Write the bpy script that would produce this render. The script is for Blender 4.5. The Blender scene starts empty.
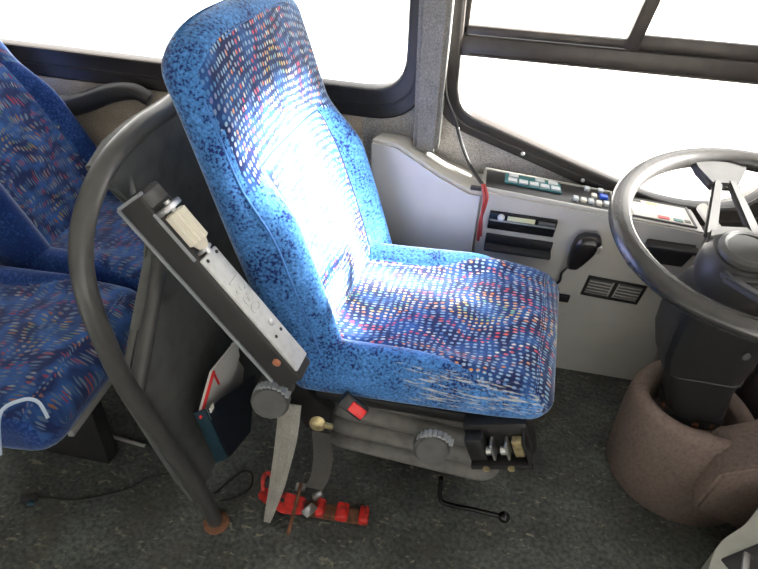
import bpy, bmesh, math, random
from mathutils import Vector, Matrix
random.seed(7)
S = bpy.context.scene
COL = S.collection
PI = math.pi

# ------------------------------------------------------------------ materials
def new_mat(name):
    m = bpy.data.materials.new(name); m.use_nodes = True
    nt = m.node_tree
    b = nt.nodes.get('Principled BSDF')
    return m, nt, b

def nd(nt, typ, **kw):
    n = nt.nodes.new(typ)
    for k, v in kw.items():
        if k in n.inputs: n.inputs[k].default_value = v
        else: setattr(n, k, v)
    return n

def math_n(nt, op, a, b=None, c=None):
    n = nt.nodes.new('ShaderNodeMath'); n.operation = op
    for i, v in enumerate((a, b, c)):
        if v is None: continue
        if isinstance(v, (int, float)): n.inputs[i].default_value = v
        else: nt.links.new(v, n.inputs[i])
    return n.outputs[0]

def mixc(nt, fac, a, b):
    n = nt.nodes.new('ShaderNodeMix'); n.data_type = 'RGBA'
    for idx, v in ((0, fac), (6, a), (7, b)):
        if isinstance(v, (int, float)): n.inputs[idx].default_value = v
        elif isinstance(v, tuple): n.inputs[idx].default_value = (*v, 1) if len(v) == 3 else v
        else: nt.links.new(v, n.inputs[idx])
    return n.outputs[2]

def ramp(nt, fac, stops, interp='LINEAR'):
    n = nt.nodes.new('ShaderNodeValToRGB'); n.color_ramp.interpolation = interp
    e = n.color_ramp.elements
    while len(e) < len(stops): e.new(0.5)
    for i, (p, c) in enumerate(stops):
        e[i].position = p; e[i].color = (*c, 1)
    nt.links.new(fac, n.inputs[0])
    return n.outputs[0]

def simple(name, col, rough=.5, metal=0, noise=0, nscale=40, bump=0, spec=.5, coat=0, dark=None):
    m, nt, b = new_mat(name)
    b.inputs['Base Color'].default_value = (*col, 1)
    b.inputs['Roughness'].default_value = rough
    b.inputs['Metallic'].default_value = metal
    b.inputs['Specular IOR Level'].default_value = spec
    b.inputs['Coat Weight'].default_value = coat
    if noise or bump:
        tc = nd(nt, 'ShaderNodeTexCoord')
        n = nd(nt, 'ShaderNodeTexNoise', Scale=nscale, Detail=5.0)
        nt.links.new(tc.outputs['Object'], n.inputs['Vector'])
        if noise:
            d = dark or tuple(c*(1-noise) for c in col)
            l = tuple(min(1, c*(1+noise*.6)) for c in col)
            r = ramp(nt, n.outputs['Fac'], [(.3, d), (.5, col), (.72, l)])
            nt.links.new(r, b.inputs['Base Color'])
        if bump:
            bp = nd(nt, 'ShaderNodeBump', Strength=bump, Distance=.002)
            nt.links.new(n.outputs['Fac'], bp.inputs['Height'])
            nt.links.new(bp.outputs[0], b.inputs['Normal'])
    return m

def carpet(name, col, scale=260, amt=.45):
    m, nt, b = new_mat(name)
    tc = nd(nt, 'ShaderNodeTexCoord')
    n = nd(nt, 'ShaderNodeTexNoise', Scale=scale, Detail=3.0, Roughness=.7)
    n2 = nd(nt, 'ShaderNodeTexNoise', Scale=14.0, Detail=3.0)
    nt.links.new(tc.outputs['Object'], n.inputs['Vector']); nt.links.new(tc.outputs['Object'], n2.inputs['Vector'])
    r = ramp(nt, n.outputs['Fac'], [(.32, tuple(c*(1-amt) for c in col)), (.5, col), (.68, tuple(min(1, c*(1+amt)) for c in col))])
    r2 = ramp(nt, n2.outputs['Fac'], [(.3, (.82,.82,.8)), (.7, (1.08,1.08,1.08))])
    mm = nt.nodes.new('ShaderNodeMix'); mm.data_type = 'RGBA'; mm.blend_type = 'MULTIPLY'; mm.inputs[0].default_value = 1
    nt.links.new(r, mm.inputs[6]); nt.links.new(r2, mm.inputs[7])
    nt.links.new(mm.outputs[2], b.inputs['Base Color'])
    b.inputs['Roughness'].default_value = .95
    b.inputs['Specular IOR Level'].default_value = .15
    b.inputs['Sheen Weight'].default_value = .15
    bp = nd(nt, 'ShaderNodeBump', Strength=.6, Distance=.002)
    nt.links.new(n.outputs['Fac'], bp.inputs['Height']); nt.links.new(bp.outputs[0], b.inputs['Normal'])
    return m

def seat_fabric(name, stretch=.66, dim=1.0, blue=(.055,.185,.46), centre=.255, flow=1.0, v_axis=True, tint=1.0):
    """Moquette: plain flecked blue where 'pat'=0, dotted wavy pattern where 'pat'=1, pale scuffs where 'wear'>0.
    UV is in metres: x across the seat from its centre line, y along it."""
    m, nt, b = new_mat(name)
    L = nt.links.new
    uv = nd(nt, 'ShaderNodeUVMap', uv_map='UVMap')
    tc = nd(nt, 'ShaderNodeTexCoord')
    pat = nd(nt, 'ShaderNodeAttribute', attribute_name='pat')
    wear = nd(nt, 'ShaderNodeAttribute', attribute_name='wear')
    # warped coordinates
    wn = nd(nt, 'ShaderNodeTexNoise', Scale=7.0, Detail=1.0)
    L(uv.outputs[0], wn.inputs['Vector'])
    sub = nd(nt, 'ShaderNodeVectorMath', operation='SUBTRACT'); L(wn.outputs['Color'], sub.inputs[0]); sub.inputs[1].default_value = (.5,.5,.5)
    scl = nd(nt, 'ShaderNodeVectorMath', operation='SCALE'); L(sub.outputs[0], scl.inputs[0]); scl.inputs['Scale'].default_value = .045*flow
    add = nd(nt, 'ShaderNodeVectorMath', operation='ADD'); L(uv.outputs[0], add.inputs[0]); L(scl.outputs[0], add.inputs[1])
    mp = nd(nt, 'ShaderNodeMapping'); L(add.outputs[0], mp.inputs['Vector']); mp.inputs['Scale'].default_value = (1.0, stretch, 1)
    vo = nd(nt, 'ShaderNodeTexVoronoi', voronoi_dimensions='2D', Scale=90.0, Randomness=.30)
    L(mp.outputs[0], vo.inputs['Vector'])
    dot = ramp(nt, vo.outputs['Distance'], [(.22, (1,1,1)), (.34, (0,0,0))])
    sep = nd(nt, 'ShaderNodeSeparateXYZ'); L(add.outputs[0], sep.inputs[0])
    u, v = sep.outputs[0], sep.outputs[1]
    # eye shaped bands mirrored about the centre line
    cs = math_n(nt, 'COSINE', math_n(nt, 'MULTIPLY', v, 24.0))
    h = math_n(nt, 'ADD', math_n(nt, 'ABSOLUTE', u), math_n(nt, 'MULTIPLY', cs, .035))
    vr = nd(nt, 'ShaderNodeSeparateColor'); L(vo.outputs['Color'], vr.inputs[0])
    h2 = math_n(nt, 'ADD', h, math_n(nt, 'MULTIPLY', math_n(nt, 'SUBTRACT', vr.outputs[0], .5), .012))
    h3 = math_n(nt, 'MULTIPLY', math_n(nt, 'ADD', h2, .04), 3.2)
    LB=(.25,.39,.56); WH=(.66,.70,.62); YE=(.72,.46,.10); RE=(.66,.07,.09); OR=(.70,.24,.05); GR=(.18,.48,.28); NB=(.07,.18,.40)
    band = ramp(nt, h3, [(0,NB),(.06,LB),(.13,GR),(.16,YE),(.20,WH),(.24,OR),(.28,LB),(.36,RE),(.42,LB),(.50,NB),(.56,WH),(.60,RE),(.635,LB),(.74,OR),(.77,LB),(.9,NB)], 'CONSTANT')
    rnd = ramp(nt, vr.outputs[1], [(0,NB),(.35,LB),(.62,WH),(.72,YE),(.8,LB),(.9,RE)], 'CONSTANT')
    dotc = mixc(nt, .16, band, rnd)
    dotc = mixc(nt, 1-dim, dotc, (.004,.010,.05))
    gn = nd(nt, 'ShaderNodeTexNoise', Scale=16.0, Detail=2.0); L(uv.outputs[0], gn.inputs['Vector'])
    ground = ramp(nt, gn.outputs['Fac'], [(.42,(.009,.018,.080)), (.64,(.024,.090,.28))])
    patc = mixc(nt, dot, ground, dotc)
    # plain flecked blue
    fn_ = nd(nt, 'ShaderNodeTexNoise', Scale=150.0, Detail=2.5, Roughness=.6); L(tc.outputs['Object'], fn_.inputs['Vector'])
    fl = nd(nt, 'ShaderNodeTexNoise', Scale=11.0, Detail=2.0); L(tc.outputs['Object'], fl.inputs['Vector'])
    fs = math_n(nt, 'ADD', fn_.outputs['Fac'], math_n(nt, 'MULTIPLY', math_n(nt, 'SUBTRACT', fl.outputs['Fac'], .5), .55))
    lb = tuple(min(1, c*1.5+.02) for c in blue)
    plain = ramp(nt, fs, [(.34,(.008,.02,.12)), (.43,tuple(c*.75 for c in blue)), (.52,blue), (.72,lb)])
    pm = ramp(nt, pat.outputs['Fac'], [(.47,(0,0,0)),(.53,(1,1,1))])
    base = mixc(nt, pm, plain, patc)
    # pale rubbed streaks
    sm = nd(nt, 'ShaderNodeMapping'); L(tc.outputs['Object'], sm.inputs['Vector']); sm.inputs['Scale'].default_value = (22, 170, 170)
    sn = nd(nt, 'ShaderNodeTexNoise', Scale=1.0, Detail=4.0, Roughness=.65); L(sm.outputs[0], sn.inputs['Vector'])
    wv = math_n(nt, 'ADD', sn.outputs['Fac'], math_n(nt, 'MULTIPLY', math_n(nt, 'SUBTRACT', wear.outputs['Fac'], 1.0), .35))
    wf = ramp(nt, wv, [(.50,(0,0,0)),(.62,(.7,.7,.7))])
    base = mixc(nt, wf, base, (.62,.60,.52))
    L(base, b.inputs['Base Color'])
    b.inputs['Roughness'].default_value = .9
    b.inputs['Specular IOR Level'].default_value = .2
    b.inputs['Sheen Weight'].default_value = .5
    b.inputs['Sheen Roughness'].default_value = .4
    b.inputs['Sheen Tint'].default_value = (.8,.9,1,1)
    bp = nd(nt, 'ShaderNodeBump', Strength=.35, Distance=.002)
    L(fn_.outputs['Fac'], bp.inputs['Height']); L(bp.outputs[0], b.inputs['Normal'])
    return m

def glass_mat(name, tint=(1,1,1)):
    m, nt, b = new_mat(name); nt.nodes.remove(b)
    out = nt.nodes['Material Output']
    tr = nd(nt, 'ShaderNodeBsdfTransparent'); tr.inputs[0].default_value = (*tint, 1)
    gl = nd(nt, 'ShaderNodeBsdfGlossy', Roughness=.02)
    mx = nd(nt, 'ShaderNodeMixShader'); mx.inputs[0].default_value = .04
    nt.links.new(tr.outputs[0], mx.inputs[1]); nt.links.new(gl.outputs[0], mx.inputs[2]); nt.links.new(mx.outputs[0], out.inputs[0])
    return m

M = {}
M['fabric'] = seat_fabric('blue_dotted_moquette')
M['fabric_shaded'] = seat_fabric('shaded_dotted_moquette', stretch=.34, dim=.30, blue=(.007,.034,.15), flow=2.2)  # same moquette as the driver's seat, colours darkened to imitate shade
M['piping'] = simple('blue_piping', (.05,.17,.46), .8, noise=.3, nscale=90)
M['seam'] = simple('dark_blue_seam', (.008,.022,.085), .9)
M['piping_pale'] = simple('pale_piping', (.45,.55,.68), .7)
M['black'] = simple('black_plastic', (.018,.018,.019), .45, bump=.1, nscale=300)
M['black_gloss'] = simple('black_gloss', (.012,.012,.013), .22)
M['arm_grey'] = simple('charcoal_plastic', (.030,.030,.030), .55, bump=.25, nscale=350, noise=.2)
M['knob_grey'] = simple('grey_knob_plastic', (.10,.10,.098), .5, noise=.25, nscale=30)
M['edge_grey'] = simple('worn_grey_edge', (.30,.32,.34), .45)
M['plate'] = simple('pale_painted_plate', (.62,.63,.63), .4, noise=.12, nscale=60, metal=.2)
M['ivory'] = simple('ivory_plastic', (.74,.70,.60), .45)
M['steel'] = simple('bright_steel', (.62,.62,.62), .3, metal=.9)
M['brass'] = simple('tarnished_brass', (.55,.46,.25), .4, metal=.7, noise=.4, nscale=80)
M['rust'] = simple('rusty_steel', (.16,.07,.035), .8, noise=.6, nscale=60)
M['copper'] = simple('copper_screw', (.55,.22,.12), .5, metal=.3)
M['red'] = simple('worn_red_paint', (.55,.025,.02), .45, noise=.5, nscale=55, dark=(.10,.02,.015))
M['red_bright'] = simple('bright_red_plastic', (.80,.03,.03), .35)
M['redwire'] = simple('red_cable', (.32,.035,.03), .5)
M['bellows'] = simple('grey_rubber_bellows', (.15,.145,.135), .65, noise=.25, nscale=40)
M['strap'] = carpet('grey_webbing', (.36,.35,.32), 400, .3)
M['strap_dark'] = carpet('dark_webbing', (.075,.072,.068), 400, .3)
M['tube'] = simple('dark_grey_tube_paint', (.060,.060,.058), .36, noise=.15, nscale=30, spec=.6)
M['panel'] = simple('dark_grey_panel', (.105,.110,.107), .6, noise=.2, nscale=25, bump=.12)
M['teal'] = simple('dark_teal_holder', (.022,.065,.095), .42, noise=.2, nscale=30)
M['holder_shade'] = simple('shaded_holder_plastic', (.008,.012,.022), .45)  # holder plastic with shade put into the colour of its plates
M['paper'] = simple('white_paper', (.75,.74,.70), .8)
M['rubber'] = simple('dark_window_rubber', (.020,.017,.015), .36, noise=.2, nscale=60)
M['alu'] = simple('dark_bronze_frame', (.050,.043,.037), .38, metal=.3, noise=.2, nscale=30)
M['strip'] = simple('pale_metal_strip', (.50,.50,.49), .35, metal=.5)
M['wallc'] = carpet('grey_wall_carpet', (.40,.385,.365), 230, .40)
M['pillarc'] = carpet('pale_pillar_carpet', (.21,.205,.19), 230, .35)
M['wallp'] = carpet('tan_lower_wall_carpet', (.40,.34,.27), 230, .3)
M['paint'] = simple('grey_white_paint', (.50,.49,.455), .42, noise=.05, nscale=12, spec=.5)
M['cream'] = simple('cream_label_plate', (.78,.75,.66), .45, noise=.08, nscale=50)
M['ctrl'] = simple('black_control_panel', (.022,.021,.021), .35, noise=.25, nscale=50)
M['pad'] = simple('mauve_brown_column_carpet', (.20,.155,.135), .95, noise=.22, nscale=120, bump=.4, spec=.1)
M['engine'] = simple('pale_grey_moulding', (.34,.35,.31), .5, noise=.1, nscale=20)
M['dash'] = simple('dark_brown_dash', (.030,.022,.026), .5, noise=.2, nscale=20)
M['wheel'] = simple('grey_black_wheel_rubber', (.030,.029,.028), .27, noise=.15, nscale=60, spec=.7)
M['spoke'] = simple('grey_wheel_moulding', (.036,.036,.035), .42, noise=.15, nscale=40, spec=.7)
M['ceil'] = simple('light_lining', (.55,.55,.53), .8)
M['concrete'] = simple('pale_concrete', (.55,.52,.48), .9, noise=.1, nscale=1)
M['build'] = simple('beige_render', (.30,.25,.22), .9, noise=.1, nscale=2)
M['build_pale'] = simple('pale_panel', (.36,.33,.30), .9)
M['blue_lens'] = simple('blue_switch', (.03,.12,.75), .3)
M['teal_key'] = simple('teal_key', (.05,.20,.22), .4)
M['pale_key'] = simple('pale_key', (.62,.66,.68), .35)
M['yellow_lcd'] = simple('pale_yellow_display', (.62,.62,.42), .35)
M['cable'] = simple('black_cable', (.012,.012,.012), .5)
M['glass'] = glass_mat('clear_glass')

def floor_mat():
    m, nt, b = new_mat('speckled_rubber_floor'); L = nt.links.new
    tc = nd(nt, 'ShaderNodeTexCoord')
    n1 = nd(nt, 'ShaderNodeTexNoise', Scale=5.0, Detail=6.0, Roughness=.6); L(tc.outputs['Object'], n1.inputs['Vector'])
    n2 = nd(nt, 'ShaderNodeTexNoise', Scale=85.0, Detail=3.0); L(tc.outputs['Object'], n2.inputs['Vector'])
    mp = nd(nt, 'ShaderNodeMapping'); L(tc.outputs['Object'], mp.inputs['Vector']); mp.inputs['Scale'].default_value = (26, 60, 1)
    n3 = nd(nt, 'ShaderNodeTexNoise', Scale=1.0, Detail=4.0, Roughness=.6, Distortion=1.2); L(mp.outputs[0], n3.inputs['Vector'])
    base = ramp(nt, n1.outputs['Fac'], [(.3,(.042,.046,.043)), (.52,(.078,.087,.082)), (.72,(.140,.152,.140))])
    sp = ramp(nt, n2.outputs['Fac'], [(.35,(.55,.55,.55)), (.62,(1.25,1.25,1.25))])
    mm = nt.nodes.new('ShaderNodeMix'); mm.data_type = 'RGBA'; mm.blend_type = 'MULTIPLY'; mm.inputs[0].default_value = 1
    L(base, mm.inputs[6]); L(sp, mm.inputs[7])
    deb = ramp(nt, n3.outputs['Fac'], [(.61,(0,0,0)), (.67,(.85,.85,.85))])
    col = mixc(nt, deb, mm.outputs[2], (.26,.24,.18))
    # rubbed brown dirt by the seat base
    n4 = nd(nt, 'ShaderNodeTexNoise', Scale=9.0, Detail=4.0); L(tc.outputs['Object'], n4.inputs['Vector'])
    dirt = ramp(nt, n4.outputs['Fac'], [(.56,(0,0,0)), (.72,(.55,.55,.55))])
    col = mixc(nt, dirt, col, (.085,.075,.055))
    L(col, b.inputs['Base Color']); b.inputs['Roughness'].default_value = .5
    b.inputs['Specular IOR Level'].default_value = .4
    bp = nd(nt, 'ShaderNodeBump', Strength=.3, Distance=.002); L(n2.outputs['Fac'], bp.inputs['Height']); L(bp.outputs[0], b.inputs['Normal'])
    return m
M['floor'] = floor_mat()

# ------------------------------------------------------------------ helpers
def link(name, me, mat, parent=None, smooth=True):
    o = bpy.data.objects.new(name, me); COL.objects.link(o)
    if mat is not None and not me.materials: me.materials.append(mat)
    if smooth:
        for p in me.polygons: p.use_smooth = True
    if parent is not None: o.parent = parent
    return o

def from_bm(name, bm, mat, parent=None, smooth=True, angle=38):
    bmesh.ops.recalc_face_normals(bm, faces=bm.faces)
    me = bpy.data.meshes.new(name); bm.to_mesh(me); bm.free()
    o = link(name, me, mat, parent, smooth)
    if smooth and angle is not None: me.set_sharp_from_angle(angle=math.radians(angle))
    return o

def tag(o, label, cat, group=None):
    o['label'] = label; o['category'] = cat
    if group: o['group'] = group
    return o
def empty(name, loc, label=None, cat=None, rz=0, group=None):
    o = bpy.data.objects.new(name, None); COL.objects.link(o); o.location = loc; o.rotation_euler = (0,0,rz)
    o.empty_display_size = .05
    if label: tag(o, label, cat, group)
    return o
def struct(o): o['kind'] = 'structure'; return o

def add_box(bm, c, size, rot=None, bevel=0, seg=2):
    r = bmesh.ops.create_cube(bm, size=1.0)
    vs = r['verts']
    bmesh.ops.scale(bm, vec=size, verts=vs)
    if bevel:
        es = list({e for v in vs for e in v.link_edges})
        rb = bmesh.ops.bevel(bm, geom=es, offset=bevel, segments=seg, affect='EDGES', profile=.5)
        vs = list({v for f in rb['faces'] for v in f.verts} | {v for v in vs if v.is_valid})
    if rot is not None: bmesh.ops.rotate(bm, cent=(0,0,0), matrix=rot, verts=vs)
    bmesh.ops.translate(bm, vec=c, verts=vs)
    return vs

def frame_from(x, y):
    """rotation whose local x,y axes follow the given directions"""
    x = Vector(x).normalized(); y = Vector(y); y = (y - x*y.dot(x)).normalized(); z = x.cross(y)
    return Matrix((x, y, z)).transposed()

def add_cyl(bm, p0, p1, r0, r1=None, n=24, cap=True):
    p0, p1 = Vector(p0), Vector(p1); r1 = r0 if r1 is None else r1
    d = (p1-p0).normalized(); a = d.orthogonal().normalized(); b = d.cross(a)
    A = [bm.verts.new(p0+(a*math.cos(2*PI*i/n)+b*math.sin(2*PI*i/n))*r0) for i in range(n)]
    B = [bm.verts.new(p1+(a*math.cos(2*PI*i/n)+b*math.sin(2*PI*i/n))*r1) for i in range(n)]
    for i in range(n): bm.faces.new((A[i], A[(i+1)%n], B[(i+1)%n], B[i]))
    if cap: bm.faces.new(A[::-1]); bm.faces.new(B)

def add_lathe(bm, p0, d, prof, n=40, ribs=0, rib=.0):
    """prof: (height along d, radius)"""
    p0 = Vector(p0); d = Vector(d).normalized(); a = d.orthogonal().normalized(); b = d.cross(a)
    rows = []
    for h, r in prof:
        row = []
        for i in range(n):
            t = 2*PI*i/n; rr = r
            if ribs: rr = r*(1 + rib*(1 if math.cos(ribs*t) > 0 else -1)*.5)
            row.append(bm.verts.new(p0+d*h+(a*math.cos(t)+b*math.sin(t))*rr))
        rows.append(row)
    for r0, r1 in zip(rows, rows[1:]):
        for i in range(n): bm.faces.new((r0[i], r0[(i+1)%n], r1[(i+1)%n], r1[i]))
    bm.faces.new(rows[0][::-1]); bm.faces.new(rows[-1])

def smooth_path(pts, sub=8, closed=False):
    pts = [Vector(p) for p in pts]; n = len(pts); out = []
    for i in range(n if closed else n-1):
        g = (lambda k: pts[k % n]) if closed else (lambda k: pts[max(0, min(n-1, k))])
        p0, p1, p2, p3 = g(i-1), g(i), g(i+1), g(i+2)
        for k in range(sub):
            t = k/sub
            out.append(.5*((2*p1)+(-p0+p2)*t+(2*p0-5*p1+4*p2-p3)*t*t+(-p0+3*p1-3*p2+p3)*t**3))
    if not closed: out.append(pts[-1])
    return out

def add_tube(bm, pts, r, n=12, sub=8, closed=False, flat=None, smooth=True):
    P = smooth_path(pts, sub, closed) if smooth else [Vector(p) for p in pts]
    m = len(P); rows = []; prev = None
    for i in range(m):
        a = P[(i-1) % m] if (closed or i > 0) else P[i]; b = P[(i+1) % m] if (closed or i < m-1) else P[i]
        t = (b-a).normalized()
        if prev is None: u = t.orthogonal().normalized()
        else:
            u = prev - t*prev.dot(t)
            u = u.normalized() if u.length > 1e-6 else t.orthogonal().normalized()
        prev = u; w = t.cross(u)
        rr = r(i/(m-1)) if callable(r) else r
        rows.append([bm.verts.new(P[i]+(u*math.cos(2*PI*k/n)+w*math.sin(2*PI*k/n))*rr) for k in range(n)])
    for i in range(m if closed else m-1):
        r0, r1 = rows[i], rows[(i+1) % m]
        for k in range(n): bm.faces.new((r0[k], r0[(k+1)%n], r1[(k+1)%n], r1[k]))
    if not closed: bm.faces.new(rows[0][::-1]); bm.faces.new(rows[-1])

def add_ribbon(bm, pts, widths, wdir, thick=.002, sub=6):
    """flat strap along pts; wdir width direction"""
    P = smooth_path(pts, sub); m = len(P); wd = Vector(wdir).normalized(); rows = []
    for i in range(m):
        t = (P[min(m-1,i+1)]-P[max(0,i-1)]).normalized(); nrm = t.cross(wd).normalized()
        f = i/(m-1)*(len(widths)-1); k = min(int(f), len(widths)-2); w = widths[k]+(widths[k+1]-widths[k])*(f-k)
        rows.append([bm.verts.new(P[i]+wd*sx*w/2+nrm*sy*thick/2) for sx, sy in ((-1,-1),(1,-1),(1,1),(-1,1))])
    for r0, r1 in zip(rows, rows[1:]):
        for k in range(4): bm.faces.new((r0[k], r0[(k+1)%4], r1[(k+1)%4], r1[k]))
    bm.faces.new(rows[0][::-1]); bm.faces.new(rows[-1])

def add_prism(bm, poly, vec, bevel=0, seg=2):
    vec = Vector(vec)
    A = [bm.verts.new(p) for p in poly]; B = [bm.verts.new(Vector(p)+vec) for p in poly]
    n = len(A); fs = [bm.faces.new(A[::-1]), bm.faces.new(B)]
    for i in range(n): fs.append(bm.faces.new((A[i], A[(i+1)%n], B[(i+1)%n], B[i])))
    if bevel:
        es = list({e for f in fs for e in f.edges})
        bmesh.ops.bevel(bm, geom=es, offset=bevel, segments=seg, affect='EDGES')

def rounded_poly(pts, rad, seg=6):
    """2D polygon with every corner rounded; rad number or list"""
    out = []; n = len(pts)
    for i in range(n):
        p = Vector(pts[i]); a = Vector(pts[i-1])-p; b = Vector(pts[(i+1)%n])-p
        r = rad[i] if isinstance(rad, (list, tuple)) else rad
        if r <= 0: out.append(tuple(p)); continue
        d = min(r, a.length*.45, b.length*.45); q0 = p+a.normalized()*d; q1 = p+b.normalized()*d
        for k in range(seg+1):
            t = k/seg; out.append(tuple((1-t)**2*q0+2*t*(1-t)*p+t*t*q1))
    return out

def plate_xz(name, outer, holes, y0, thick, mat, parent=None, bevel=0):
    """slab in the XZ plane (front face at y0, going to y0+thick) with holes"""
    cu = bpy.data.curves.new('plate', 'CURVE'); cu.dimensions = '2D'; cu.fill_mode = 'BOTH'
    for poly in [outer]+holes:
        sp = cu.splines.new('POLY'); sp.points.add(len(poly)-1); sp.use_cyclic_u = True
        for p, q in zip(sp.points, poly): p.co = (q[0], q[1], 0, 1)
    cu.extrude = thick/2-bevel; cu.bevel_depth = bevel; cu.bevel_resolution = 1
    tmp = bpy.data.objects.new('plate', cu); COL.objects.link(tmp)
    me = bpy.data.meshes.new_from_object(tmp)
    bpy.data.objects.remove(tmp); bpy.data.curves.remove(cu)
    for v in me.vertices:
        x, z, w = v.co; v.co = (x, y0+thick/2-w, z)
    me.name = name; me.materials.clear()
    return link(name, me, mat, parent, smooth=False)

def text_mesh(body, size, depth):
    cu = bpy.data.curves.new('text', 'FONT'); cu.body = body; cu.size = size; cu.extrude = depth; cu.align_x = 'CENTER'; cu.align_y = 'CENTER'
    tmp = bpy.data.objects.new('text', cu); COL.objects.link(tmp)
    me = bpy.data.meshes.new_from_object(tmp); bpy.data.objects.remove(tmp); bpy.data.curves.remove(cu)
    me.materials.clear(); return me

def smoothstep(a, b, x):
    t = max(0, min(1, (x-a)/(b-a))); return t*t*(3-2*t)

def rr_ring(hw, ht, cr, N):
    """N points round a rounded rectangle, starting at the front centre (0,+ht), uniform along the edge"""
    cr = max(.0005, min(cr, hw*.98, ht*.98)); pts = []
    for (cx, cy, a0) in ((hw-cr, ht-cr, 90), (hw-cr, -ht+cr, 0), (-hw+cr, -ht+cr, -90), (-hw+cr, ht-cr, -180)):
        for k in range(9): 
            a = math.radians(a0-k*90/8); pts.append((cx+cr*math.cos(a), cy+cr*math.sin(a)))
    pts = [(0, ht)]+pts+[(0, ht)]
    ds = [0]
    for p, q in zip(pts, pts[1:]): ds.append(ds[-1]+math.hypot(p[0]-q[0], p[1]-q[1]))
    T = ds[-1]; out = []; j = 0
    for i in range(N):
        s = T*i/N
        while ds[j+1] < s: j += 1
        f = (s-ds[j])/max(1e-9, ds[j+1]-ds[j]); p, q = pts[j], pts[j+1]
        out.append((p[0]+(q[0]-p[0])*f, p[1]+(q[1]-p[1])*f))
    return out

def loft(name, rows, mat, parent, uvrows, attrs):
    """rows of equal closed rings -> one mesh with UVs (metres) and float point attributes"""
    N = len(rows[0]); bm = bmesh.new(); uvl = bm.loops.layers.uv.new('UVMap')
    V = [[bm.verts.new(p) for p in r] for r in rows]
    def quad(f, uvs):
        for l, w in zip(f.loops, uvs): l[uvl].uv = w
    for i in range(len(V)-1):
        for k in range(N):
            k2 = (k+1) % N
            f = bm.faces.new((V[i][k], V[i][k2], V[i+1][k2], V[i+1][k]))
            quad(f, (uvrows[i][k], uvrows[i][k2], uvrows[i+1][k2], uvrows[i+1][k]))
    for row, uvr, rev in ((V[0], uvrows[0], True), (V[-1], uvrows[-1], False)):
        f = bm.faces.new(row[::-1] if rev else row); quad(f, uvr[::-1] if rev else uvr)
    bmesh.ops.recalc_face_normals(bm, faces=bm.faces)
    bm.verts.index_update()
    me = bpy.data.meshes.new(name); bm.to_mesh(me); bm.free()
    for an, vals in attrs.items():
        at = me.attributes.new(an, 'FLOAT', 'POINT')
        flat = [x for r in vals for x in r]
        at.data.foreach_set('value', flat)
    return link(name, me, mat, parent, True)

def cap_profile(r, n=7):
    return [(r*(1-math.cos(PI/2*k/n)), r*(1-math.sin(PI/2*k/n))) for k in range(n+1)]   # (advance, shrink)

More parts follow.
